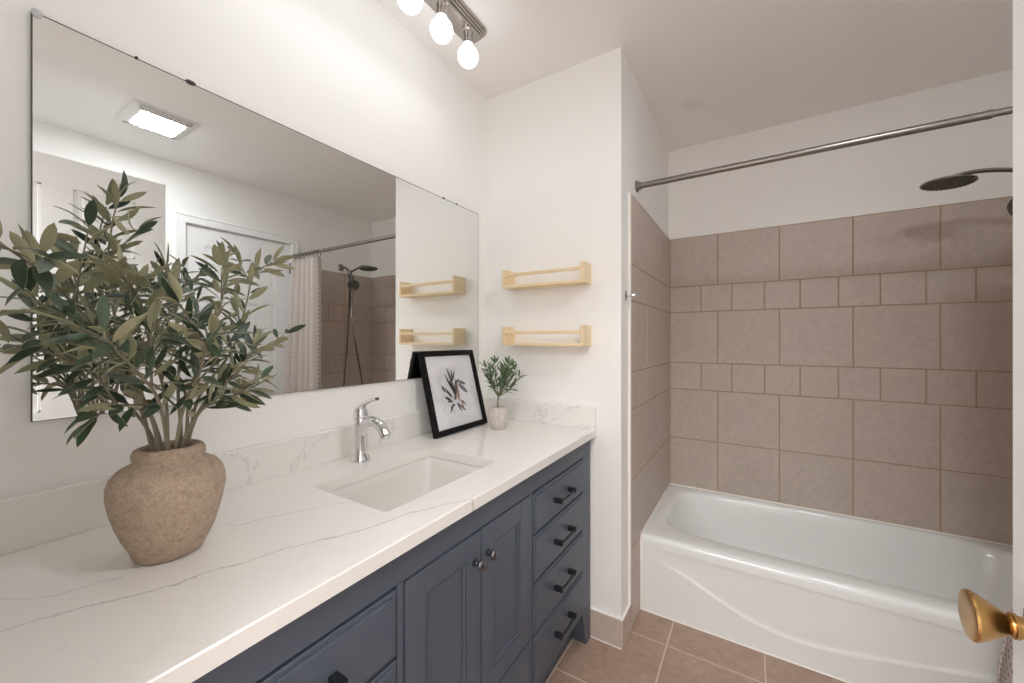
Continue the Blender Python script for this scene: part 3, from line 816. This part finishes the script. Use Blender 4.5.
# ------------------------------------------------------------------ shower rod, rings, curtain
ry, rz = 1.817, 1.953
rod = thing('curtain_rod', 'brushed steel shower curtain rod spanning the tub alcove', 'curtain rod', ((XA+XR)/2, ry, rz))
b = B(); tube(b, [(XA+.004, ry, rz), (.63, ry, rz)], .0128, 20); lathe(b, [(.0128, 0), (.0138, .001), (.0138, .012), (.0112, .013)], (.617, ry, rz), (1, 0, 0), 20); obj('outer_tube', b, M_steel, rod)
b = B(); tube(b, [(.625, ry, rz), (XR-.004, ry, rz)], .0108, 20); obj('inner_tube', b, M_steel, rod)
for x, s in ((XA, 1), (XR, -1)):
    b = B(); lathe(b, [(0, 0), (.026, 0), (.026, .006), (.0215, .009), (.0185, .013), (.0185, .02), (.0145, .022), (0, .022)], (x, ry, rz), (s, 0, 0), 24); obj('end_flange', b, M_steel, rod)

cur = thing('shower_curtain', 'pale waffle shower curtain with small dark dashes, bunched at the end of the rod', 'shower curtain', (.86, 1.79, .12))
b = B(); uvl = b.loops.layers.uv.new('cloth')
nu, nv = 150, 40; z0, z1 = .12, 1.905; rows_ = []
for j in range(nv+1):
    z = z0+(z1-z0)*j/nv; h = (z1-z)/(z1-z0); row = []
    for i in range(nu+1):
        s = i/nu
        xl = .678-.052*sstep((.62-z)/.5); xr = 1.0+.025*h
        x = xl+(xr-xl)*s; amp = .034+.004*h
        ph = 2*PI*5.0*s+.6*math.sin(3*h+s*5)
        y = 1.802+amp*math.sin(ph)*(.35 if s < .015 else 1)-.09*h*sstep((s-.45)/.55)-.012*h
        x += .008*math.cos(ph*1.0)*(1 if .03 < s < .97 else 0)
        row.append(b.verts.new((x, min(y, 1.842), z)))
    rows_.append(row)
for j in range(nv):
    for i in range(nu):
        f = b.faces.new((rows_[j][i], rows_[j][i+1], rows_[j+1][i+1], rows_[j+1][i]))
        for lp, (a, c) in zip(f.loops, ((i, j), (i+1, j), (i+1, j+1), (i, j+1))): lp[uvl].uv = (a/nu*1.15, z0+(z1-z0)*c/nv)
co = obj('cloth', b, M_curtain, cur, smooth=60)
sm = co.modifiers.new('thickness', 'SOLIDIFY'); sm.thickness = .0015
ring0 = None
for k, x in enumerate((.70, .745, .79, .835, .88, .925, .97, 1.01)):
    if ring0 is None:
        b = B(); pts = [(x+.004*math.sin(a), ry+.022*math.sin(a), rz-.014+.029*math.cos(a)) for a in [2*PI*i/24 for i in range(25)]]
        tube(b, pts, .0022, 7, cap=False)
        ring0 = obj('curtain_ring', b, M_dkchrome, base=(x, ry, rz-.043)); o = ring0
    else:
        o = ring0.copy(); COL.objects.link(o); o.location.x = x
    tag(o, 'metal curtain ring hanging on the rod at the bunched curtain', 'curtain ring', 'curtain rings on the rod')

# ------------------------------------------------------------------ shower set
sy = 2.262
sh = thing('shower_fixture', 'dark chrome shower set of rain head, arm, hand shower and hose on the tub wall', 'shower', (XR, sy, 1.93))
b = B(); lathe(b, [(0, 0), (.032, 0), (.032, .004), (.022, .012), (.012, .016), (0, .016)], (XR, sy, 1.93), (-1, 0, 0), 28); obj('wall_flange', b, M_dkchrome, sh)
b = B(); tube(b, catmull([(XR-.005, sy, 1.93), (1.01, sy, 1.928), (.965, sy, 1.905), (.935, sy, 1.878)], 6), .0105, 14); obj('shower_arm', b, M_dkchrome, sh)
b = B(); lathe(b, [(0, -.03), (.015, -.03), (.019, -.024), (.02, .018), (.016, .026), (0, .026)], (.925, sy, 1.865), (0, 0, 1), 24)
lathe(b, [(0, 0), (.014, 0), (.014, .03), (.017, .032), (.017, .045), (0, .045)], (.915, sy, 1.845), (-.75, 0, -.66), 20)
obj('diverter', b, M_dkchrome, sh)
b = B(); tube(b, catmull([(.925, sy, 1.876), (.88, sy, 1.884), (.80, sy, 1.905), (.735, sy, 1.912), (.675, sy, 1.905)], 7), lambda t: (.0085+.003*t, .0085), 14); obj('head_arm', b, M_dkchrome, sh)
rh = Vector((.664, sy, 1.880)); ax = Vector((.07, 0, 1))
b = B(); lathe(b, [(0, -.001), (.078, -.001), (.0805, .002), (.079, .006), (.06, .014), (.03, .022), (.018, .028), (0, .029)], rh, ax, 40); hd = obj('rain_head', b, M_dkchrome, sh, smooth=40)
b = B(); lathe(b, [(0, -.0032), (.072, -.0032), (.074, -.0008)], rh, ax, 36)
u_, v_ = frame_to(ax)
for r_, n_ in ((.015, 6), (.03, 12), (.045, 18), (.058, 24), (.067, 30)):
    for k in range(n_):
        a = 2*PI*k/n_; lathe(b, [(.0022, -.003), (.0016, -.0062), (0, -.0062)], rh+u_*r_*math.cos(a)+v_*r_*math.sin(a), ax, 6)
obj('nozzle_plate', b, M_nozzle, hd)
hp = Vector((.868, sy-.004, 1.752)); hx = Vector((-.72, -.55, -.42)).normalized()
b = B(); lathe(b, [(0, -.026), (.02, -.024), (.042, -.012), (.05, -.002), (.051, .004), (.048, .008), (0, .0085)], hp, hx, 32)
tube(b, catmull([hp-hx*.014+Vector((.0, 0, -.03)), Vector((.895, sy, 1.69)), Vector((.905, sy, 1.63)), Vector((.908, sy, 1.565))], 6), lambda t: .014-.003*t, 14)
tube(b, catmull([hp-hx*.018, Vector((.888, sy, 1.79)), Vector((.892, sy, 1.82))], 5), .013, 12)
hs = obj('hand_shower', b, M_dkchrome, sh, smooth=45)
b = B(); lathe(b, [(0, .0092), (.043, .0092), (.045, .0082)], hp, hx, 28)
u_, v_ = frame_to(hx)
for r_, n_ in ((.012, 6), (.024, 12), (.036, 18)):
    for k in range(n_):
        a = 2*PI*k/n_; lathe(b, [(.002, .009), (.0016, .012), (0, .012)], hp+u_*r_*math.cos(a)+v_*r_*math.sin(a), hx, 6)
obj('nozzle_plate', b, M_nozzle, hs)
b = B(); tube(b, catmull([(.908, sy, 1.57), (.908, sy+.01, 1.45), (.91, sy+.05, 1.2), (.915, sy+.115, .9), (.925, sy+.13, .74), (.94, sy+.07, .62), (.95, sy-.02, .62), (.95, sy-.05, .74), (.945, sy-.045, .9), (.94, sy-.02, 1.2), (.935, sy, 1.55), (.93, sy, 1.84)], 10), .0068, 10)
obj('hose', b, M_dkchrome, sh)

# ------------------------------------------------------------------ robe hook on the alcove side
hk = thing('wall_hook', 'small chrome hook on the white wall strip left of the tub tile', 'hook', (XA, 1.640, 1.437))
b = B(); lathe(b, [(0, 0), (.011, 0), (.011, .003), (.006, .006), (0, .006)], (XA, 1.640, 1.437), (1, 0, 0), 20); box(b, XA, XA+.004, 1.630, 1.650, 1.417, 1.457, .0015, 2); obj('back_plate', b, M_dkchrome, hk)
b = B(); tube(b, catmull([(XA+.003, 1.640, 1.437), (XA+.02, 1.640, 1.434), (XA+.036, 1.640, 1.436), (XA+.040, 1.640, 1.438)], 5), .0048, 10); lathe(b, [(0, -.006), (.005, -.004), (.006, 0), (.005, .004), (0, .006)], (XA+.040, 1.640, 1.438), n=14); obj('peg', b, M_chrome, hk)
